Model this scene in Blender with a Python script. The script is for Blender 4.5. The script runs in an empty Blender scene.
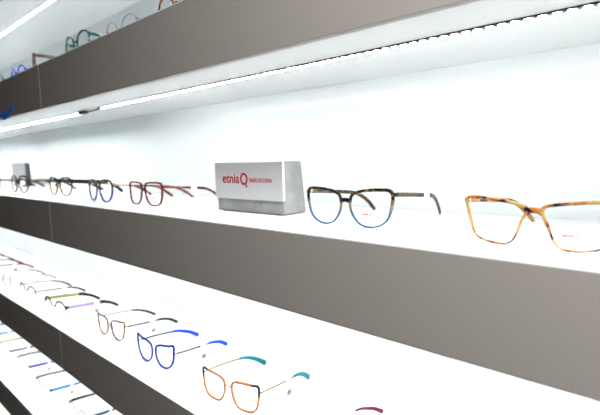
import bpy, bmesh, math, random
from mathutils import Vector, Matrix
random.seed(4)
scn = bpy.context.scene
COL = scn.collection
ZC = 1.25                       # eye height of the camera (m); shelf heights below are relative to it
zA, zB, zC, zD, zE, zF, zG, zH = [ZC + q for q in (.2174, .1216, -.0860, -.1803, -.3884, -.4843, -.6958, -.7879)]
WALL = .272                     # the back wall; shelf fronts stand at y = 0
SEAM = -1.1675
XL, XR = -3.9, .95

# ------------------------------------------------------------------ materials
def mat(name, color, rough=.4, metal=0, coat=0, spec=.5, trans=0):
    m = bpy.data.materials.get(name)
    if m: return m
    m = bpy.data.materials.new(name); m.use_nodes = True
    b = m.node_tree.nodes['Principled BSDF']
    b.inputs['Base Color'].default_value = (*color, 1)
    b.inputs['Roughness'].default_value = rough
    b.inputs['Metallic'].default_value = metal
    b.inputs['Specular IOR Level'].default_value = spec
    b.inputs['Coat Weight'].default_value = coat
    b.inputs['Coat Roughness'].default_value = .03
    b.inputs['Transmission Weight'].default_value = trans
    return m

DK = lambda c: tuple(.36*v**1.3 for v in c)
def ramp_node(nt, stops, interp='LINEAR'):
    r = nt.nodes.new('ShaderNodeValToRGB'); e = r.color_ramp.elements
    r.color_ramp.interpolation = interp
    e[0].position, e[0].color = stops[0][0], (*stops[0][1], 1)
    e[1].position, e[1].color = stops[-1][0], (*stops[-1][1], 1)
    for p, c in stops[1:-1]:
        n = e.new(p); n.color = (*c, 1)
    return r

def tortoise(name, stops, scale=160, fade=None, zr=(.004, .04), rough=.25, interp='LINEAR'):
    """mottled acetate; fade = ramp of plain colours by height on the frame, mixed in below"""
    m = bpy.data.materials.get(name)
    if m: return m
    m = bpy.data.materials.new(name); m.use_nodes = True; nt = m.node_tree
    b = nt.nodes['Principled BSDF']; b.inputs['Roughness'].default_value = rough; b.inputs['Specular IOR Level'].default_value = .28
    tc = nt.nodes.new('ShaderNodeTexCoord')
    n = nt.nodes.new('ShaderNodeTexNoise'); n.inputs['Scale'].default_value = scale
    n.inputs['Detail'].default_value = 1.5; n.inputs['Distortion'].default_value = .6
    nt.links.new(tc.outputs['Object'], n.inputs['Vector'])
    r = ramp_node(nt, [(p, DK(c)) for p, c in stops], interp); nt.links.new(n.outputs['Fac'], r.inputs['Fac'])
    out = r.outputs['Color']
    if fade:
        s = nt.nodes.new('ShaderNodeSeparateXYZ'); nt.links.new(tc.outputs['Object'], s.inputs[0])
        mr = nt.nodes.new('ShaderNodeMapRange'); mr.inputs[1].default_value, mr.inputs[2].default_value = zr
        nt.links.new(s.outputs['Z'], mr.inputs[0])
        fr = ramp_node(nt, [(p, DK(c)) for p, c, w in fade]); wr = ramp_node(nt, [(p, (w, w, w)) for p, c, w in fade])
        nt.links.new(mr.outputs[0], fr.inputs['Fac']); nt.links.new(mr.outputs[0], wr.inputs['Fac'])
        mx = nt.nodes.new('ShaderNodeMix'); mx.data_type = 'RGBA'
        nt.links.new(wr.outputs['Color'], mx.inputs[0]); nt.links.new(fr.outputs['Color'], mx.inputs[6]); nt.links.new(out, mx.inputs[7])
        out = mx.outputs[2]
    nt.links.new(out, b.inputs['Base Color'])
    return m

def concrete(name, c0, c1, pit):
    m = bpy.data.materials.new(name); m.use_nodes = True; nt = m.node_tree
    b = nt.nodes['Principled BSDF']; b.inputs['Roughness'].default_value = .8
    tc = nt.nodes.new('ShaderNodeTexCoord')
    n = nt.nodes.new('ShaderNodeTexNoise'); n.inputs['Scale'].default_value = 45; n.inputs['Detail'].default_value = 6
    nt.links.new(tc.outputs['Object'], n.inputs['Vector'])
    r = ramp_node(nt, [(.3, c0), (.7, c1)]); nt.links.new(n.outputs['Fac'], r.inputs['Fac'])
    v = nt.nodes.new('ShaderNodeTexVoronoi'); v.inputs['Scale'].default_value = 95
    nt.links.new(tc.outputs['Object'], v.inputs['Vector'])
    pr = ramp_node(nt, [(.07, (0, 0, 0)), (.13, (1, 1, 1))]); nt.links.new(v.outputs['Distance'], pr.inputs['Fac'])
    n2 = nt.nodes.new('ShaderNodeTexNoise'); n2.inputs['Scale'].default_value = 60
    nt.links.new(tc.outputs['Object'], n2.inputs['Vector'])
    sel = ramp_node(nt, [(.49, (1, 1, 1)), (.53, (0, 0, 0))]); nt.links.new(n2.outputs['Fac'], sel.inputs['Fac'])
    mx2 = nt.nodes.new('ShaderNodeMix'); mx2.data_type = 'FLOAT'; 
    ad = nt.nodes.new('ShaderNodeMath'); ad.operation = 'MAXIMUM'
    nt.links.new(pr.outputs['Color'], ad.inputs[0]); nt.links.new(sel.outputs['Color'], ad.inputs[1])
    mx = nt.nodes.new('ShaderNodeMix'); mx.data_type = 'RGBA'
    mx.inputs[6].default_value = (*pit, 1)
    nt.links.new(ad.outputs[0], mx.inputs[0]); nt.links.new(r.outputs['Color'], mx.inputs[7])
    nt.links.new(mx.outputs[2], b.inputs['Base Color'])
    bp = nt.nodes.new('ShaderNodeBump'); bp.inputs['Strength'].default_value = .4; bp.inputs['Distance'].default_value = .001
    nt.links.new(ad.outputs[0], bp.inputs['Height']); nt.links.new(bp.outputs[0], b.inputs['Normal'])
    return m

def emit(name, color, strength):
    m = bpy.data.materials.new(name); m.use_nodes = True; nt = m.node_tree
    nt.nodes.remove(nt.nodes['Principled BSDF'])
    e = nt.nodes.new('ShaderNodeEmission'); e.inputs[0].default_value = (*color, 1); e.inputs[1].default_value = strength
    nt.links.new(e.outputs[0], nt.nodes['Material Output'].inputs[0])
    return m

def lens_mat():
    m = bpy.data.materials.new('clear_lens'); m.use_nodes = True; nt = m.node_tree
    nt.nodes.remove(nt.nodes['Principled BSDF'])
    t = nt.nodes.new('ShaderNodeBsdfTransparent'); t.inputs[0].default_value = (.996, .998, .998, 1)
    g = nt.nodes.new('ShaderNodeBsdfGlossy'); g.inputs['Roughness'].default_value = .02
    lw = nt.nodes.new('ShaderNodeLayerWeight'); lw.inputs[0].default_value = .35
    f = nt.nodes.new('ShaderNodeMath'); f.operation = 'MULTIPLY_ADD'; f.inputs[1].default_value = .06; f.inputs[2].default_value = .008
    nt.links.new(lw.outputs['Facing'], f.inputs[0])
    mx = nt.nodes.new('ShaderNodeMixShader')
    nt.links.new(f.outputs[0], mx.inputs[0]); nt.links.new(t.outputs[0], mx.inputs[1]); nt.links.new(g.outputs[0], mx.inputs[2])
    nt.links.new(mx.outputs[0], nt.nodes['Material Output'].inputs[0])
    return m

M_LENS = lens_mat()
M_SHELF = mat('white_gloss_board', (.80, .82, .825), .25, coat=.25)
M_WALL = mat('white_gloss_panel', (.74, .785, .795), .5, coat=.2)
M_TAG = mat('white_paper', (.93, .94, .94), .6)
M_PRINT = mat('grey_blue_print', (.015, .05, .10), .6)
M_RED = mat('red_print', (.36, .002, .006), .45)
M_PALERED = mat('pale_red_print', (.62, .03, .04), .5)
M_PLATE = mat('brushed_white_aluminium', (.44, .44, .455), .38, metal=0, spec=.6)
M_PAD = mat('clear_silicone', (.80, .78, .70), .2)
GOLD = mat('gold_wire', (.80, .58, .25), .3, metal=.6)
BLACK = mat('black_metal', (.015, .015, .018), .35, metal=.2)

def laminate():
    m = bpy.data.materials.new('taupe_laminate'); m.use_nodes = True; nt = m.node_tree
    b = nt.nodes['Principled BSDF']
    b.inputs['Roughness'].default_value = .48
    b.inputs['Specular IOR Level'].default_value = .65
    tc = nt.nodes.new('ShaderNodeTexCoord')
    n = nt.nodes.new('ShaderNodeTexNoise'); n.inputs['Scale'].default_value = 900; n.inputs['Detail'].default_value = 2
    nt.links.new(tc.outputs['Object'], n.inputs['Vector'])
    r = ramp_node(nt, [(.3, (.285, .263, .240)), (.7, (.310, .286, .262))]); nt.links.new(n.outputs['Fac'], r.inputs['Fac'])
    nt.links.new(r.outputs['Color'], b.inputs['Base Color'])
    return m
M_FASCIA = laminate()

# ------------------------------------------------------------------ mesh helpers
def link(name, bm, mats, parent=None, smooth=False):
    me = bpy.data.meshes.new(name)
    bmesh.ops.recalc_face_normals(bm, faces=bm.faces[:])
    bm.to_mesh(me); bm.free()
    for m in (mats if isinstance(mats, (list, tuple)) else [mats]): me.materials.append(m)
    if smooth:
        for p in me.polygons: p.use_smooth = True
    o = bpy.data.objects.new(name, me); COL.objects.link(o)
    if parent: o.parent = parent
    return o

def box(bm, x0, x1, y0, y1, z0, z1, bev=0):
    r = bmesh.ops.create_cube(bm, size=1, matrix=Matrix.Translation(((x0+x1)/2, (y0+y1)/2, (z0+z1)/2)) @ Matrix.Diagonal((x1-x0, y1-y0, z1-z0, 1)))
    if bev:
        es = list({e for v in r['verts'] for e in v.link_edges})
        bmesh.ops.bevel(bm, geom=es, offset=bev, segments=2, affect='EDGES', profile=.5)

def catmull(pts, n, closed=True):
    out = []; N = len(pts)
    segs = N if closed else N-1
    for i in range(segs):
        g = lambda k: Vector(pts[k % N]) if closed else Vector(pts[max(0, min(N-1, k))])
        p0, p1, p2, p3 = g(i-1), g(i), g(i+1), g(i+2)
        for j in range(n):
            t = j/n
            out.append(.5*((2*p1)+(p2-p0)*t+(2*p0-5*p1+4*p2-p3)*t*t+(3*p1-p0-3*p2+p3)*t**3))
    if not closed: out.append(Vector(pts[-1]))
    return out

def sweep(bm, path, sizes, n=10, power=3., up=Vector((0, 0, 1)), split=0):
    """tube along path; sizes = (half thickness, half height) per point. split = side sign: faces looking inward get slot 1"""
    path = [Vector(p) for p in path]; rings = []
    for i, p in enumerate(path):
        t = (path[min(i+1, len(path)-1)]-path[max(i-1, 0)]).normalized()
        s = t.cross(up).normalized(); u = s.cross(t).normalized()
        a, b = sizes[i]; ring = []
        for k in range(n):
            w = 2*math.pi*(k+.5)/n; c, d = math.cos(w), math.sin(w)
            c = math.copysign(abs(c)**(2/power), c); d = math.copysign(abs(d)**(2/power), d)
            ring.append(bm.verts.new(p+s*a*c+u*b*d))
        rings.append(ring)
    for i in range(len(rings)-1):
        for k in range(n):
            f = bm.faces.new((rings[i][k], rings[i][(k+1) % n], rings[i+1][(k+1) % n], rings[i+1][k]))
            if split:
                f.normal_update()
                if f.calc_center_median().x*split < (path[i].x+path[i+1].x)/2*split: f.material_index = 1
    bm.faces.new(rings[0]); bm.faces.new(rings[-1][::-1])

def text_mesh(name, s, size, m, parent, loc, rot, bold=0, extrude=.0002, align='LEFT', sx=1):
    c = bpy.data.curves.new(name, 'FONT'); c.body = s; c.size = size; c.offset = bold; c.extrude = extrude; c.align_x = align
    c.resolution_u = 3
    t = bpy.data.objects.new(name, c); COL.objects.link(t)
    dg = bpy.context.evaluated_depsgraph_get()
    me = bpy.data.meshes.new_from_object(t.evaluated_get(dg))
    bpy.data.objects.remove(t); bpy.data.curves.remove(c)
    me.transform(Matrix.Translation(loc) @ rot @ Matrix.Diagonal((sx, 1, 1, 1)))
    return me
ROTX = Matrix.Rotation(math.pi/2, 4, 'X')     # lettering standing up and facing -y

def ring_mesh(bm, cx, cz, ro, ri, y, th, n=28, sq=1.0):
    fr = []
    for k in range(n):
        a = 2*math.pi*k/n; c, s = math.cos(a), math.sin(a)
        fr.append([bm.verts.new((cx+c*r_, y_, cz+s*r_*sq)) for r_, y_ in ((ro, y), (ri, y), (ri, y+th), (ro, y+th))])
    for k in range(n):
        a, b = fr[k], fr[(k+1) % n]
        for q in range(4): bm.faces.new((a[q], a[(q+1) % 4], b[(q+1) % 4], b[q]))

def brand_mesh(size, y, parts_only=False, bold=.0):
    """'etnia' + ring with a dot + 'BARCELONA', starting at x = 0 with the baseline at z = 0, facing -y"""
    bm = bmesh.new()
    a = text_mesh('t', 'etnia', size, None, None, Vector((0, y, 0)), ROTX, bold=size*.022*bold, extrude=size*.006, sx=1.0)
    bm.from_mesh(a); w = max(v.co.x for v in a.vertices); h = size*.7
    bpy.data.meshes.remove(a)
    cx = w+h*.72; ring_mesh(bm, cx, h*.42, h*.58, h*.37, y-size*.006, size*.012, sq=1.1)
    box(bm, cx+h*.26, cx+h*.50, y-size*.006, y+size*.006, -h*.42, -h*.16)
    b = text_mesh('t', 'BARCELONA', size*.41, None, None, Vector((cx+h*.86, y, h*.10)), ROTX, extrude=size*.006, sx=.98, bold=size*.004*bold)
    bm.from_mesh(b); bpy.data.meshes.remove(b)
    return bm

def thing(name, label, cat, loc=(0, 0, 0), rz=0, group=None):
    o = bpy.data.objects.new(name, None); COL.objects.link(o); o.empty_display_size = .02
    o.location = loc; o.rotation_euler = (0, 0, math.radians(rz)); o['label'] = label; o['category'] = cat
    if group: o['group'] = group
    return o

def tag(o, label, cat, group=None):
    o['label'] = label; o['category'] = cat
    if group: o['group'] = group
    return o

def dup(root, label, loc, rz, group=None):
    r = root.copy(); COL.objects.link(r); r['label'] = label; r.location = loc; r.rotation_euler = (0, 0, math.radians(rz))
    if group: r['group'] = group
    for ch in list(root.children):
        c = ch.copy(); COL.objects.link(c); c.parent = r
        for g in ch.children:
            d = g.copy(); COL.objects.link(d); d.parent = c
    return r

# ------------------------------------------------------------------ setting
bm = bmesh.new()
box(bm, -2.328+.0015, XR, WALL, WALL+.03, .0, 2.3, 0)
box(bm, XL, -2.328-.0015, WALL, WALL+.03, .0, 2.3, 0)
box(bm, -2.34, -2.315, WALL+.004, WALL+.02, .0, 2.3)
w = link('wall_back', bm, M_WALL); w['kind'] = 'structure'
bm = bmesh.new(); box(bm, XL-.3, 2.2, -2.6, WALL+.03, -.02, 0)
f = link('floor', bm, mat('dark_floor', (.07, .06, .055), .5)); f['kind'] = 'structure'

# ------------------------------------------------------------------ shelves
def shelf(label, z1, z0):
    t = thing('display_shelf', label, 'shelf', ((XL+XR)/2, 0, z0), group='long wall shelves')
    ox = t.location.x
    bm = bmesh.new(); box(bm, XL-ox, XR-ox, .0105, WALL-.0005, 0, z1-z0-.0012); box(bm, XL-ox, XR-ox, .0002, WALL-.0005, z1-z0-.0012, z1-z0)
    link('shelf_board', bm, M_SHELF, t)
    for a, b in ((XL, SEAM-.0011), (SEAM+.0011, XR)):
        bm = bmesh.new(); box(bm, a-ox, b-ox, 0, .0105, -.0006, z1-z0-.0012, .0004)
        link('front_panel', bm, M_FASCIA, t)
    return t
shelf('topmost shelf, seen only as a pale underside with a light band at top left', zB+.293+.094, zB+.293)
shelf('second shelf down, taupe fronted, glasses peeking over its edge at top left', zA, zB)
shelf('taupe fronted shelf carrying the concrete sign block and tortoiseshell glasses', zC, zD)
shelf('taupe fronted shelf carrying the orange, blue and lilac metal-temple glasses', zE, zF)
shelf('low dark fronted shelf at bottom left carrying small glasses with blue temples', zG, zH)
shelf('lowest white shelf, a bare sliver in the bottom left corner', zH-.205, zH-.299)

# ------------------------------------------------------------------ led strips
M_DIODE = emit('led_diode', (1, 1, .98), 222)
M_BAND = emit('led_diffuser', (.97, 1, 1), 165); M_SOFT = emit('soft_led_diffuser', (.97, 1, 1), 95); M_MID = emit('mid_led_diffuser', (.97, 1, 1), 88)
M_EDGE = emit('diffuser_edge', (.97, 1, 1), 2.2)
M_TAPE = mat('dark_led_tape', (.02, .022, .025), .5)
M_CLIP = mat('grey_connector', (.10, .11, .11), .5)
LY = .0967
def diffuser_strip(label, x0, x1, z, hw, m):
    t = thing('led_strip', label, 'light', ((x0+x1)/2, LY, z), group='led strips under the shelves'); h = (x1-x0)/2
    bm = bmesh.new(); box(bm, -h, h, -hw-.0005, hw+.0005, -.002, .0003); link('backing_tape', bm, M_CLIP, t)
    bm = bmesh.new(); nseg = max(1, round(2*h/.10)); vs = []
    for k in range(nseg+1):
        x = -h+2*h*k/nseg; vs.append([bm.verts.new((x, y, z)) for y, z in ((-hw, -.002), (-hw, -.0040), (-hw+.001, -.0048), (hw-.001, -.0048), (hw, -.0040), (hw, -.002))])
    for k in range(nseg):
        for q in range(6): bm.faces.new((vs[k][q], vs[k][(q+1) % 6], vs[k+1][(q+1) % 6], vs[k+1][q])).material_index = 0 if q == 2 else 1
    bm.faces.new(vs[0]); bm.faces.new(vs[-1][::-1])
    link('diffuser', bm, [m, M_EDGE], t)
    if m is not M_MID:
        bm = bmesh.new(); box(bm, -h, h, hw, hw+.0016, -.0062, 0); link('reflection_baffle', bm, M_CLIP, t)  # added baffle, blocks the band's mirror image on the back wall
    for s in (-1, 1):
        bm = bmesh.new(); box(bm, s*h-.004 if s > 0 else -h-.006, s*h+.006 if s > 0 else -h+.004, -hw-.001, hw+.001, -.006, 0, .001)
        link('end_cap', bm, M_CLIP, t)
    return t
diffuser_strip('continuous light band under the topmost shelf, top left corner', XL+.1, XR-.1, zB+.293, .0045, M_SOFT)
diffuser_strip('continuous light band under the second shelf, left of the dark connector', XL+.1, -1.195, zB, .0050, M_BAND)
diffuser_strip('light strip under the shelf that carries the sign block, hidden by its front', XL+.1, XR-.1, zD, .006, M_MID)
diffuser_strip('light strip under the shelf that carries the orange glasses, hidden by its front', XL+.1, XR-.1, zF, .006, M_MID)
diffuser_strip('light strip under the low dark fronted shelf, hidden by its front', XL+.1, XR-.1, zH, .006, M_MID)
# dotted strip, right part of the second shelf
t = thing('led_strip', 'dotted light strip with single diodes under the second shelf, upper right', 'light', (-.5, LY, zB), group='led strips under the shelves')
bm = bmesh.new(); box(bm, -.585, .482, -.0062, .0022, -.0012, .0003); box(bm, -.585, .482, -.0074, -.0056, -.0018, .0003); link('backing_tape', bm, M_TAPE, t)
bm = bmesh.new(); box(bm, -.585, .482, .0022, .0075, -.0010, 0); link('shaded_board', bm, mat('grey_board', (.45, .47, .47), .6), t)  # board coloured grey to imitate less glare beside the diodes
bm = bmesh.new()
bmesh.ops.create_uvsphere(bm, u_segments=10, v_segments=6, radius=.0036, matrix=Matrix.Translation((0, .0004, -.0012)) @ Matrix.Diagonal((1, 1, .34, 1)))
bmesh.ops.bisect_plane(bm, geom=bm.verts[:]+bm.edges[:]+bm.faces[:], plane_co=(0, 0, -.0012), plane_no=(0, 0, 1), clear_outer=True)
d0 = link('diode', bm, M_DIODE, t, True)
i0 = .2619                        # local x of the diode seen at the left end of the counted run
xs = [i0+.01211*k for k in range(18, -70, -1)][:100]
d0.location.x = xs[0]
for x in xs[1:]:
    d = d0.copy(); COL.objects.link(d); d.parent = t; d.location.x = x
bm = bmesh.new()
pts = catmull([(-1.192, LY, zB-.004), (-1.165, LY-.004, zB-.0045), (-1.13, LY-.001, zB-.004), (-1.088, LY, zB-.002)], 5, False)
sweep(bm, pts, [(.0016, .0016)]*len(pts), 8, 2)
box(bm, -1.196, -1.168, LY-.006, LY+.006, zB-.007, zB+.0003)
tag(link('cable_connector', bm, mat('dark_connector', (.03, .035, .035), .5)), 'small dark connector joining the two light strips under the second shelf', 'connector')

# ------------------------------------------------------------------ curved blue mark on the left end of the second shelf's front
bm = bmesh.new()
pts = catmull([(-1.512, 0, ZC+.149), (-1.494, 0, ZC+.133), (-1.455, 0, ZC+.1255), (-1.415, 0, ZC+.1285), (-1.392, 0, ZC+.139), (-1.372, 0, ZC+.142)], 5, False)
sweep(bm, [(p.x, 0, p.z) for p in pts], [(.0003, .008 if i > 3 else .006) for i in range(len(pts))], 8, 6)
tag(link('blue_mark', bm, mat('bright_blue', (.02, .26, 1.), .4)), 'curved bright blue mark on the lower left front edge of the second shelf', 'mark')

# ------------------------------------------------------------------ sign blocks
M_CONC = concrete('cast_concrete', (.165, .17, .168), (.23, .238, .236), (.035, .035, .034))
def sign_block(label, loc, rz, plate_mat, body_mat, lettering, W=.158, H=.0795, dp=1.):
    t = thing('sign_block', label, 'sign', loc, rz)
    bm = bmesh.new(); h = W/2
    prof = [(.0045, .0012), (.052, .0012), (.0525, .006), (.0440, H-.002), (.0415, H), (.0045, H)]
    prof = [(.0045+(y-.0045)*dp, z) for y, z in prof]
    A = [bm.verts.new((-h, y, z)) for y, z in prof]; B = [bm.verts.new((h, y, z)) for y, z in prof]
    n = len(prof)
    for k in range(n): bm.faces.new((A[k], A[(k+1) % n], B[(k+1) % n], B[k]))
    bm.faces.new(A); bm.faces.new(B[::-1])
    bmesh.ops.bevel(bm, geom=[e for e in bm.edges if abs(e.verts[0].co.x-e.verts[1].co.x) < 1e-6], offset=.0012, segments=2, affect='EDGES')
    link('block_body', bm, body_mat, t)
    bm = bmesh.new()
    for x in (-h+.015, h-.015):
        for y in ((.012, .044) if dp == 1 else (.014,)): box(bm, x-.006, x+.006, y-.005, y+.005, 0, .0014)
    link('foot', bm, mat('black_rubber', (.02, .02, .02), .7), t)
    bm = bmesh.new(); box(bm, -h+.001, h+.0035, 0, .0048, .0215, H+.0002, .0005)
    p = link('name_plate', bm, plate_mat, t)
    if lettering:
        bm = brand_mesh(.0225, -.0003, bold=.6)
        s = .1185/max(v.co.x for v in bm.verts)
        bmesh.ops.transform(bm, matrix=Matrix.Translation((-h+.0213, 0, .0470)) @ Matrix.Diagonal((s, 1, s, 1)) , verts=bm.verts[:])
        link('lettering', bm, M_RED, p)
    return t
sign_block('concrete block with a pale metal plate in red lettering, beside the blue glasses', (-.5835, .0965, zC), .8, M_PLATE, M_CONC, True)
sign_block('plain grey sign block with a dark side, far left against the wall', (-2.062, .19, zC), 4, mat('grey_plate', (.20, .205, .21), .5), mat('dark_grey_block', (.03, .032, .034), .6), False, W=.118, H=.090, dp=.45)

# ------------------------------------------------------------------ eyeglasses
# lens outlines for the wearer-side at +x, millimetres about the lens centre
SHAPES = {
 'panto':  [(-21, 15), (-10, 19.5), (4, 20.5), (17, 19), (24.5, 13), (25.5, 3), (22, -9), (13, -18), (0, -21), (-12, -18), (-21, -8), (-24.5, 4)],
 'butterfly': [(-22, 13), (-13, 17.5), (0, 19.6), (14, 20.2), (24, 19.6), (27, 14), (25.6, 1), (21.9, -11), (13, -19), (0, -21.7), (-12.3, -18.8), (-20.8, -9), (-24, 2)],
 'round':  [(-18, 14.5), (-9, 20), (2, 22), (13, 20), (21, 13.5), (24, 3), (21, -10), (13, -18.5), (1, -21.5), (-11, -18.5), (-20, -10), (-23, 3)],
 'trapeze': [(-23, 12.5), (-15, 15), (-3, 16.8), (12, 18.3), (24, 18.6), (27.5, 16.5), (26, 7), (22.5, -8), (18, -17), (10, -20.2), (-2, -21.5), (-11, -20), (-16, -13), (-20, -1), (-23.5, 8)],
 'square': [(-22, 16), (-10, 18.5), (5, 19), (19, 18.5), (24.5, 15.5), (25, 5), (22.5, -10), (16, -18), (3, -20), (-10, -18.5), (-19, -10), (-23, 5)],
 'cat':    [(-19, 13), (-10, 18), (4, 20.5), (17, 22), (26, 25), (26.5, 16), (25, 2), (20, -11), (10, -19.5), (-3, -21), (-14, -15), (-20, -3)],
 'softcat': [(-18, 15), (-8, 19), (6, 20), (19, 20.5), (25.5, 21), (25.5, 12), (23.5, -2), (18, -14), (8, -20.5), (-3, -20.5), (-13, -14), (-19, 0)],
 'squarecat': [(-21, 15), (-12, 19), (3, 20.5), (17, 21), (25, 22), (26.5, 17), (25.5, 3), (22.5, -11), (15, -19.5), (2, -21.5), (-12, -19.5), (-20, -8), (-22.5, 4)],
 'biground': [(-17, 17), (-8, 22), (3, 23.5), (14, 21.5), (22, 14), (24, 3), (21, -10), (13, -19), (1, -22), (-11, -19), (-20, -9), (-22.5, 6)],
}
def glasses(label, loc, rz, shape, front, temple, tip=None, inner=None, tt=3.2, tb=2.0, depth=3.6, bw=18, bridge=None, bridge_z=8, bridge_h=2.2, bridge_t=.8,
            th=2.6, tip_h=3.2, tipmat_w=1.6, tw=1.5, wire=False, corner=None, tagged=True, printed=False, hinge=12, wrap=.0011, lens_scale=1., pads=False,
            brow=None, group=None, L=141, gap=0, tip_from=88, tag_at=(55, 67), tag_len=26, spread=1.0, drop=0):
    t = thing('eyeglasses', label, 'glasses', loc, rz, group)
    S = .001
    pts = [(x*lens_scale*1.08, z*lens_scale) for x, z in SHAPES[shape]]
    inx = -min(p[0] for p in pts); bot = -min(p[1] for p in pts); top = max(p[1] for p in pts)
    cx = bw/2+inx; cz = bot+tb
    yy = lambda x: wrap*x*x*.9
    def P(x, y, z): return Vector((x*S, (y+yy(x))*S, z*S))
    oute = max(p[0] for p in pts)
    hx = cx+oute+3.0; hz = cz+hinge
    # front: both rims, bridge and end pieces
    bm = bmesh.new(); bmc = bmesh.new(); lens_out = {}
    sec = [(0, -.30), (.18, -.5), (.82, -.5), (1, -.30), (1, .30), (.82, .5), (.18, .5), (0, .30)]
    for s in (1, -1):
        out = [Vector(p) for p in catmull(pts, 6)]; N = len(out); lens_out[s] = out
        rings = []
        for i, p in enumerate(out):
            tg = (out[(i+1) % N]-out[i-1]).normalized(); nm = Vector((tg.y, -tg.x))
            if nm.dot(p) < 0: nm = -nm
            k = (p.y+bot)/(top+bot); th_ = tb+(tt-tb)*(max(0, k)**1.5)
            ring = []
            for a, b in sec:
                q = p+nm*(a*th_-.3)
                ring.append(bm.verts.new(P(s*(cx+q.x), b*depth, cz+q.y)))
            rings.append(ring)
        for i in range(N):
            A, B = rings[i], rings[(i+1) % N]
            mid = out[i]
            for k in range(8):
                f = bm.faces.new((A[k], A[(k+1) % 8], B[(k+1) % 8], B[k]))
                if corner and mid.x > oute*.52 and mid.y > top*.42: f.material_index = 1
                if brow and mid.y > top*.30: f.material_index = 1
        # end piece
        ez = hinge
        ex = max(p.x for p in out if abs(p.y-ez) < 6)
        pa = [P(s*(cx+ex-.5), 0, cz+ez+.6), P(s*(hx-.6), .4, hz+.4), P(s*hx, 2.5, hz), P(s*hx, 6.5, hz-.2)]
        hh = 1.0 if wire else max(1.6, th*.95)
        n0 = len(bm.faces)
        sweep(bm, pa, [(depth*.42*S, hh*1.1*S), (1.9*S if not wire else .9*S, hh*S), (1.6*S if not wire else .8*S, hh*S), (tw*S, hh*.9*S)], 8)
        bm.faces.ensure_lookup_table()
        if corner or brow:
            for f in bm.faces[n0:]: f.material_index = 1
    mats = [front, corner or brow or front]
    # bridge
    bz = cz+bridge_z
    lx = min(p.x for p in lens_out[1] if abs(p.y-bridge_z) < 3)
    g0 = cx+lx
    target = bmc if bridge else bm
    pb = [P(-g0-.2, 0, bz-1), P(-g0*.5, -.4, bz+.4), P(0, -.6, bz+.8), P(g0*.5, -.4, bz+.4), P(g0+.2, 0, bz-1)]
    bh = bridge_h
    sweep(target, pb, [(depth*.45*S if not bridge else bridge_t*S, bh*1.25*S), (depth*.42*S if not bridge else bridge_t*S, bh*S), (depth*.4*S if not bridge else bridge_t*S, bh*.95*S), (depth*.42*S if not bridge else bridge_t*S, bh*S), (depth*.45*S if not bridge else bridge_t*S, bh*1.25*S)], 8)
    fr = link('front_frame', bm, mats, t, True)
    if bridge: link('bridge', bmc, bridge, t, True)
    else: bmc.free()
    # lenses
    for s in (1, -1):
        bm = bmesh.new(); out = lens_out[s]
        lay = []
        for off in (-.6, .6):
            rr = [[bm.verts.new(P(s*(cx+p.x*q), off, cz+p.y*q)) for p in out[::2]] for q in (1, .5)]
            c = bm.verts.new(P(s*cx, off, cz)); n = len(rr[0])
            for i in range(n):
                bm.faces.new((rr[0][i], rr[0][(i+1) % n], rr[1][(i+1) % n], rr[1][i])); bm.faces.new((rr[1][i], rr[1][(i+1) % n], c))
            lay.append(rr[0])
        for i in range(n): bm.faces.new((lay[0][i], lay[0][(i+1) % n], lay[1][(i+1) % n], lay[1][i]))
        ln = link('lens', bm, M_LENS, t, True)
        if printed and s == 1:
            bm = brand_mesh(.0042, 0, bold=1.6); W = max(v.co.x for v in bm.verts); sc = printed[2]*S/W
            for v in bm.verts:
                x = printed[0]*S+v.co.x*sc; z = printed[1]*S+v.co.z*sc
                v.co = Vector((cx*S+x, (yy((cx*S+x)/S)-.75)*S+v.co.y*.3, cz*S+z))
            link('lens_print', bm, M_PALERED, ln)
        # nose pads
        bm = bmesh.new()
        px = cx-inx*.93+(.8 if pads else -.4)
        c0 = P(s*(px-1.5), 3.8, cz-2.5)
        bmesh.ops.create_uvsphere(bm, u_segments=10, v_segments=6, radius=1, matrix=Matrix.Translation(c0) @ Matrix.Rotation(-s*.35, 4, 'Y') @ Matrix.Rotation(s*.5, 4, 'Z') @ Matrix.Diagonal((1.1*S, 2.3*S, 4.2*S, 1)))
        if pads: sweep(bm, [P(s*px, 1, cz+2), P(s*(px-.8), 3.6, cz+1), c0], [(.35*S, .35*S)]*3, 6, 2)
        else: sweep(bm, [P(s*(px+.9), .8, cz-2.3), P(s*(px-.6), 2.4, cz-2.4), c0], [(1.1*S, 2.4*S)]*3, 6, 2)
        link('nose_pad', bm, M_PAD if not pads else mat('pad_plastic', (.55, .50, .42), .3), t, True)
    # temples
    for s in (1, -1):
        y0 = yy(hx)+5.5
        full = [(hx, y0, hz), (hx+1.0, y0+30, hz-2.2), (hx-.2, y0+62, hz-5), (hx-3, y0+86, hz-7.5), (hx-6, y0+101, hz-12-drop), (hx-9.5, y0+116, hz-(hz-3)*.58), (hx-13*spread, L+y0-5.5, 3.4)]
        pth = catmull([Vector(p) for p in full], 5, False)
        cut = min(range(len(pth)), key=lambda i: abs(pth[i].y-y0+0-tip_from)) if tip else len(pth)-1
        V = lambda p: Vector((s*p.x*S, p.y*S, p.z*S))
        a = pth[:cut+1]; n = len(a)
        bm = bmesh.new()
        hts = []
        for i, p in enumerate(a):
            k = i/(len(pth)-1)
            if wire: hts.append((tw*S, th*S))
            else: hts.append((tw*S, (th+(tip_h-th)*k)*S))
        if not tip: hts[-1] = (hts[-1][0]*.6, hts[-1][1]*.6)
        sweep(bm, [V(p) for p in a], hts, 10, 3., split=s if inner else 0)
        te = link('temple', bm, [temple, inner or temple], t, True)
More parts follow.
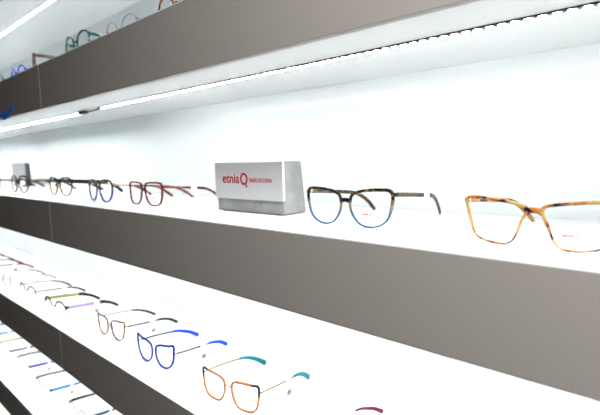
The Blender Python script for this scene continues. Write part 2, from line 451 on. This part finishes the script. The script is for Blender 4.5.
        if tip:
            b = pth[cut-1:]; nb = len(b); bm = bmesh.new()
            hts = []
            for i in range(nb):
                k = i/(nb-1); e = .55 if i == nb-1 else 1
                hts.append(((tipmat_w)*S*e, (th+.5+(tip_h-th)*k**.8)*S*e))
            sweep(bm, [V(p) for p in b], hts, 10, 3.)
            link('temple_tip', bm, tip, te, True)
        # hinge screw barrel
        bm = bmesh.new()
        bmesh.ops.create_cone(bm, cap_ends=True, segments=8, radius1=.0009, radius2=.0009, depth=.004, matrix=Matrix.Translation((s*(hx-1.6)*S, (y0+.5)*S, hz*S)))
        link('hinge', bm, mat('steel', (.6, .6, .6), .3, metal=1), t, True)
    # price tag folded round the temple on the +x side
    if tagged:
        ya, yb = tag_at[0]+y0, tag_at[1]+y0; zt = hz-5.2; xo = hx-.3
        bm = bmesh.new()
        prof = [(xo-tw-.5, zt+th+.8), (xo+tw+.5, zt+th+.8), (xo+tw+1.0, zt-th-1), (xo+1.6, zt-tag_len), (xo+1.2, zt-tag_len), (xo+tw-.1+.6, zt-th-1.2), (xo-tw-.1, zt-th-1.2), (xo-tw-.9, zt-th-.8)]
        A = [bm.verts.new((x*S, ya*S, z*S)) for x, z in prof]; B = [bm.verts.new((x*S, yb*S, z*S-.0007)) for x, z in prof]
        n = len(prof)
        for k in range(n): bm.faces.new((A[k], A[(k+1) % n], B[(k+1) % n], B[k]))
        bm.faces.new(A); bm.faces.new(B[::-1])
        tg_ = link('price_tag', bm, M_TAG, t)
        if tag_len < 20: return t
        bm = bmesh.new()
        for k in range(4):
            y = ya+1.6+k*2.4
            vs = []
            for (dy, dz) in ((0, 0), (1.7, 0), (2.5, 8), (.8, 8)):
                z = zt-tag_len+1.5+dz; xx = xo+1.6+(tw-.6)*(z-(zt-tag_len))/(tag_len-1-th)+.12
                vs.append((xx, y+dy, z))
            F = [bm.verts.new(Vector(v)*S) for v in vs]; G = [bm.verts.new(Vector((v[0]-.3, v[1], v[2]))*S) for v in vs]
            bm.faces.new(F); bm.faces.new(G[::-1])
            for q in range(4): bm.faces.new((F[q], F[(q+1) % 4], G[(q+1) % 4], G[q]))
        link('tag_print', bm, M_PRINT, tg_)
    return t

# --- acetate colours
HAV = tortoise('havana_dark', [(.34, (.012, .009, .008)), (.47, (.03, .018, .012)), (.54, (.50, .16, .025)), (.62, (.85, .34, .05))], 150)
BLUEHAV = tortoise('havana_blue', [(.0, (.03, .05, .10)), (.42, (.006, .008, .012)), (.485, (.85, .50, .06)), (.515, (.01, .012, .015)), (.555, (.04, .10, .16)), (.585, (.85, .68, .34)), (.61, (.01, .02, .03))], 120, interp='CONSTANT')
BLUEFADE = tortoise('blue_fade_front', [(.50, (.012, .010, .012)), (.58, (.05, .03, .02)), (.64, (.60, .34, .08))], 130,
                    [(.0, (.10, .26, .50), 0), (.40, (.14, .30, .52), 0), (.62, (.55, .48, .34), .0), (.78, (.10, .07, .04), .75), (1., (.03, .02, .02), 1)], (.0, .044))
YELHAV = tortoise('havana_honey', [(.34, (.015, .015, .03)), (.42, (.03, .025, .03)), (.45, (.45, .16, .05)), (.49, (.90, .40, .11)), (.55, (.93, .50, .15)), (.62, (.95, .72, .28))], 85)
RED = tortoise('burgundy_acetate', [(.35, (.25, .012, .035)), (.65, (.36, .03, .06))], 120)
REDHAV = tortoise('havana_pink', [(.42, (.03, .01, .015)), (.47, (.40, .05, .07)), (.55, (.62, .24, .19))], 120)
BLUEHAV5 = tortoise('havana_blue_round', [(.38, (.01, .01, .015)), (.50, (.03, .03, .06)), (.58, (.45, .14, .02))], 150,
                    [(.0, (.02, .02, .03), .3), (.15, (.03, .18, .60), .1), (.55, (.03, .20, .65), .25), (.8, (.02, .02, .03), .9), (1., (.02, .015, .02), 1)], (.0, .044))
SMOKE = tortoise('smoke_fade', [(.4, (.01, .01, .012)), (.6, (.04, .035, .03))], 120,
                    [(.0, (.45, .40, .34), 0), (.45, (.20, .17, .15), 0), (.75, (.02, .02, .02), .8), (1., (.01, .01, .01), 1)], (.0, .044))
WOODHAV = tortoise('havana_sand', [(.40, (.03, .02, .015)), (.5, (.25, .17, .10)), (.58, (.60, .48, .34))], 110)
CATHAV = tortoise('havana_olive', [(.36, (.012, .012, .010)), (.53, (.03, .02, .015)), (.60, (.80, .36, .08))], 170)
TEALHAV = tortoise('havana_teal', [(.40, (.005, .02, .022)), (.54, (.01, .14, .15)), (.61, (.05, .42, .42)), (.68, (.50, .80, .70))], 140)
ORANGE = tortoise('orange_acetate', [(.35, (1., .40, .16)), (.65, (1., .52, .26))], 90)
COBALT = mat('cobalt_acetate', (.002, .04, .50), .22)
COBALTHAV = tortoise('cobalt_black', [(.46, (.008, .012, .05)), (.54, (.006, .09, .70))], 60,
                     [(.0, (.01, .10, .75), 0), (.55, (.01, .11, .75), .15), (.75, (.01, .02, .12), .8), (1., (.01, .10, .7), .4)], (.0, .050))
TEAL = mat('teal_tip', (.0, .17, .20), .3)
DKTEAL = mat('dark_teal', (.004, .045, .055), .3)
INDIGO = mat('indigo_black', (.008, .03, .055), .3)
BLKGREEN = mat('green_black', (.006, .016, .016), .3)
OLIVE = mat('olive_gold', (.24, .215, .085), .4)
LILAC = mat('lilac', (.30, .19, .46), .35)
WINE = mat('wine', (.14, .008, .022), .25)
VIOLET = mat('violet_blue', (.03, .02, .40), .3)
AZURE = mat('azure', (.0, .13, .38), .3)
PETROL = mat('petrol', (.003, .05, .10), .3)
TAUPE = mat('pale_taupe', (.42, .39, .34), .4)
BROWN = mat('brown_metal', (.12, .08, .07), .35)
ROSE = mat('rose_wire', (.55, .38, .38), .4)
GREYWIRE = mat('grey_wire', (.25, .27, .28), .3)
SAGE = mat('sage_black', (.02, .07, .065), .3)
JET = mat('jet_black', (.01, .01, .011), .25)
PALE = mat('pale_gold', (.78, .70, .48), .4)

for m_ in (COBALT, TEAL, DKTEAL, INDIGO, BLKGREEN, OLIVE, LILAC, WINE, VIOLET, AZURE, PETROL, TAUPE, BROWN, SAGE, JET):
    m_.node_tree.nodes['Principled BSDF'].inputs['Specular IOR Level'].default_value = .25
for m_ in (DKTEAL, INDIGO, BLKGREEN, TAUPE, BROWN, ROSE, GREYWIRE, SAGE, JET, PALE, GOLD):
    i_ = m_.node_tree.nodes['Principled BSDF'].inputs['Base Color']; i_.default_value = (*DK(i_.default_value[:3]), 1)

g = 'glasses on the sign block shelf'
glasses('blue to tortoiseshell fade glasses right of the concrete sign block', (-.366, .0735, zC), 1.0, 'butterfly', BLUEFADE, BLUEHAV, tt=3.8, tb=1.8, bw=16, th=2.5, tip_h=3.0, printed=(-9, -8.5, 23), group=g, tag_len=11, tag_at=(60, 72), hinge=16.5, bridge_z=8, bridge_h=2.8, bridge=JET, bridge_t=1.7, L=136)
glasses('honey yellow tortoiseshell glasses, rightmost on the sign block shelf', (-.1445, .0605, zC), -2.0, 'trapeze', YELHAV, YELHAV, tt=3.0, tb=1.5, th=2.4, tip_h=2.8, printed=(-10, -10.5, 24), group=g, tag_len=13, hinge=16, bridge_z=10.0, bridge_h=2.8, bw=16)
glasses('burgundy red square glasses left of the concrete sign block', (-.864, .0725, zC), -.5, 'square', RED, REDHAV, lens_scale=1.04, tt=3.4, tb=2.5, th=2.2, tip_h=2.8, printed=(-6, -9, 18), group=g, tag_len=13, bw=17, hinge=13, L=140)
glasses('round dark blue glasses with gold wire temples, beside the burgundy pair', (-1.038, .059, zC), -3.5, 'panto', BLUEHAV5, GOLD, tip=HAV, lens_scale=1.03, tt=4.2, tb=3.2, wire=True, th=.9, tw=.8, tip_h=3.0, bw=20, group=g, tag_len=13, hinge=12, tagged=False)
glasses('brown tortoiseshell glasses with thick black temples, beside the round blue pair', (-1.330, .080, zC), 2.0, 'panto', HAV, JET, brow=JET, lens_scale=1.06, tt=4.6, tb=2.6, th=5.4, tip_h=5, tw=1.9, bw=21, group=g, tag_len=13, hinge=14, tag_at=(90, 102))
glasses('smoky black glasses with sandy mottled temples, before the plain grey sign block', (-1.615, .064, zC), 2.0, 'panto', SMOKE, WOODHAV, lens_scale=1.08, tt=6, tb=2.6, th=4.2, tip_h=4.2, bw=20, group=g, tag_len=13, hinge=13)
glasses('dark glasses at the far left end of the sign block shelf, cut off by frame', (-1.905, .070, zC), 0, 'square', SMOKE, JET, tip=BLKGREEN, tt=4, tb=2, group=g, tag_len=13)

g = 'glasses on the shelf below the sign block'
glasses('orange cat eye glasses with teal corners and teal temple tips', (-.590, .051, zE), 6.5, 'squarecat', ORANGE, GOLD, tip=TEAL, lens_scale=.97, tt=3.9, tb=2.9, depth=3.2, wire=True, th=1.4, tw=1.0, tip_h=4.4, corner=DKTEAL, bridge=BLACK, bridge_h=.7, pads=True, bw=19, hinge=13, group=g, tip_from=80)
glasses('cobalt blue pointed cat eye glasses with black wire temples', (-.819, .050, zE), 5.5, 'cat', COBALTHAV, BLACK, tip=COBALT, lens_scale=.95, tt=4.6, tb=3.8, depth=3.4, wire=True, th=1.9, tw=1.2, tip_h=3.8, bridge=BLACK, bridge_h=.7, pads=True, bw=16, hinge=10, group=g, tip_from=80)
glasses('black and amber tortoiseshell soft cat eye glasses with dark temple tips', (-1.027, .058, zE), 3.5, 'softcat', CATHAV, BLKGREEN, inner=PALE, tip=INDIGO, lens_scale=.96, tt=3.8, tb=2.9, depth=3.2, wire=True, th=2.0, tw=.9, tip_h=3.0, bridge=BLACK, bridge_h=.7, pads=True, bw=20, hinge=12, group=g, tip_from=80)
glasses('black browed glasses with lilac outer and olive inner temples', (-1.277, .026, zE), 3.0, 'round', M_PAD, LILAC, inner=OLIVE, tip=BLKGREEN, brow=JET, tt=5.0, tb=.45, depth=2.2, th=4.6, tw=.9, tip_h=3.2, bridge=JET, bridge_h=1.2, bw=21, hinge=13, group=g, tip_from=86, tag_at=(64, 76))
w5 = glasses('dark browed glasses with pale inner temples, beside the lilac pair', (-1.500, .029, zE), 1.5, 'round', M_PAD, BROWN, inner=PALE, tip=SAGE, brow=BROWN, tt=4.6, tb=.45, depth=2.2, th=1.7, tw=.8, tip_h=3.0, bridge=BROWN, bridge_h=1.0, bw=21, hinge=13, group=g, tip_from=86, tag_at=(64, 76))
glasses('grey wire glasses with thin rose temples, second left of the lilac pair', (-1.742, .031, zE), 1.5, 'round', GREYWIRE, ROSE, tip=SAGE, tt=1.6, tb=.6, depth=2.0, wire=True, th=.8, tw=.6, tip_h=2.2, bridge=GREYWIRE, bridge_h=.8, bw=21, hinge=12, group=g, tip_from=86, tag_at=(64, 76))
glasses('dark brown glasses with wine red temple tips at the left frame edge', (-1.992, .036, zE), 1.5, 'round', BROWN, BROWN, tip=WINE, tt=2.2, tb=.8, depth=2.2, th=2.2, tw=.7, tip_h=2.6, bridge=BROWN, bridge_h=1.0, bw=21, hinge=13, group=g, tip_from=84, tag_at=(64, 76))
glasses('grey blue tipped glasses beyond the wine red tips, cut off by frame', (-2.225, .034, zE), 1.5, 'round', GREYWIRE, GREYWIRE, tip=INDIGO, tt=2., tb=.8, depth=2.2, wire=True, th=.9, tw=.7, tip_h=2.6, bw=21, hinge=13, group=g)
glasses('gold wire glasses with burgundy temple tips at the bottom frame edge', (-.334, .050, zE), 5.0, 'softcat', WINE, GOLD, tip=WINE, tt=2.2, tb=1.4, depth=2.8, wire=True, th=.55, tw=.5, tip_h=2.8, bw=20, hinge=12, group=g, tip_from=80)

g = 'glasses on the low dark fronted shelf'
def low(label, x, y, rz, outer, inner, brow):
    return glasses(label, (x, y-.006, zG), rz, 'round', M_PAD, outer, inner=inner, tip=BLKGREEN, brow=brow, tt=3.0, tb=.4, depth=2., th=4.6, tw=.9, tip_h=3.0, bridge=brow, bridge_h=.8, bw=21, hinge=13, group=g, tip_from=88, tag_at=(46, 58))
low('glasses with violet blue outer temples and taupe inner ones, low shelf', -1.760, .074, 0, VIOLET, TAUPE, SAGE)
low('glasses with bright azure outer temples and taupe inner ones, low shelf', -1.532, .062, 0, AZURE, TAUPE, SAGE)
low('glasses with black inner and petrol outer temples, nearest on low shelf', -1.296, .074, 0, PETROL, JET, SAGE)
low('glasses with olive inner temples, low shelf at the left frame edge', -1.960, .070, 0, GREYWIRE, OLIVE, GREYWIRE)
low('pale wire glasses with teal tips beyond the olive pair, cut off by frame', -2.200, .072, 0, AZURE, GREYWIRE, GREYWIRE)

g = 'glasses on the second shelf, top left'
glasses('cobalt blue glasses showing only their rim tops, left on the second shelf', (-1.51, .056, zA), 0, 'biground', COBALT, COBALT, tt=3.6, tb=2.4, th=2.6, bw=20, group=g, tagged=False)
glasses('brown red glasses with a dark temple seen edge on, above the panel joint', (-1.335, .044, zA), -18, 'square', HAV, JET, tt=3.8, tb=2.6, th=3.8, tip_h=4, bw=19, group=g, tagged=False, corner=REDHAV, hinge=15, lens_scale=1.1)
glasses('round teal tortoiseshell glasses on the second shelf', (-1.055, .040, zA), 0, 'biground', TEALHAV, TEALHAV, tt=4.0, tb=2.8, th=3.6, bw=21, group=g, tagged=False, hinge=15)
glasses('thin grey wire round glasses on the second shelf', (-.88, .052, zA), 0, 'biground', GREYWIRE, GREYWIRE, tip=BLACK, tt=.9, tb=.8, depth=1.6, wire=True, th=.6, tw=.5, bw=20, bridge=BLACK, bridge_h=.9, bridge_z=4, group=g, tagged=False)
glasses('dark and pink acetate glasses at the top frame edge', (-.692, .058, zA), 0, 'biground', REDHAV, REDHAV, tt=2.8, tb=2.2, bw=20, group=g, tagged=False)
glasses('pale teal glasses at the left end of the second shelf, cut off by frame', (-1.71, .056, zA), 0, 'biground', TEALHAV, TEALHAV, tt=3.0, tb=2.2, bw=20, group=g, tagged=False)

# ------------------------------------------------------------------ room light
def area(name, loc, target, size, power, color):
    l = bpy.data.lights.new(name, 'AREA'); l.shape = 'DISK'; l.size = size; l.energy = power; l.color = color
    o = bpy.data.objects.new(name, l); COL.objects.link(o); o.location = loc
    o.rotation_euler = (Vector(target)-Vector(loc)).to_track_quat('-Z', 'Y').to_euler()
    return o
area('ceiling_lamp', (.40, -.44, ZC+.68), (0, 0, ZC+.15), .30, 29, (1, .995, .985))

W = bpy.data.worlds.new('shop'); scn.world = W; W.use_nodes = True
W.node_tree.nodes['Background'].inputs[0].default_value = (.92, .95, 1, 1)
W.node_tree.nodes['Background'].inputs[1].default_value = .015

# ------------------------------------------------------------------ camera
cd = bpy.data.cameras.new('camera'); cam = bpy.data.objects.new('camera', cd); COL.objects.link(cam)
r = Vector((.71825933, .69526439, -.02666377)); u = Vector((-.05433236, .09425226, .99406464)); fw = Vector((-.69365087, .7125475, -.10547292))
m = Matrix((r, u, -fw)).transposed().to_4x4(); m.translation = (0, -.3824, ZC)
cam.matrix_world = m
cd.sensor_width = 36; cd.lens = 28.8; cd.clip_start = .01
cd.dof.use_dof = True; cd.dof.focus_distance = .58; cd.dof.aperture_fstop = 6.5
scn.camera = cam
vs = scn.view_settings
scn.display_settings.display_device = 'sRGB'
vs.view_transform = 'Standard'; vs.look = 'None'; vs.gamma = 1; vs.use_curve_mapping = False; vs.exposure = 0
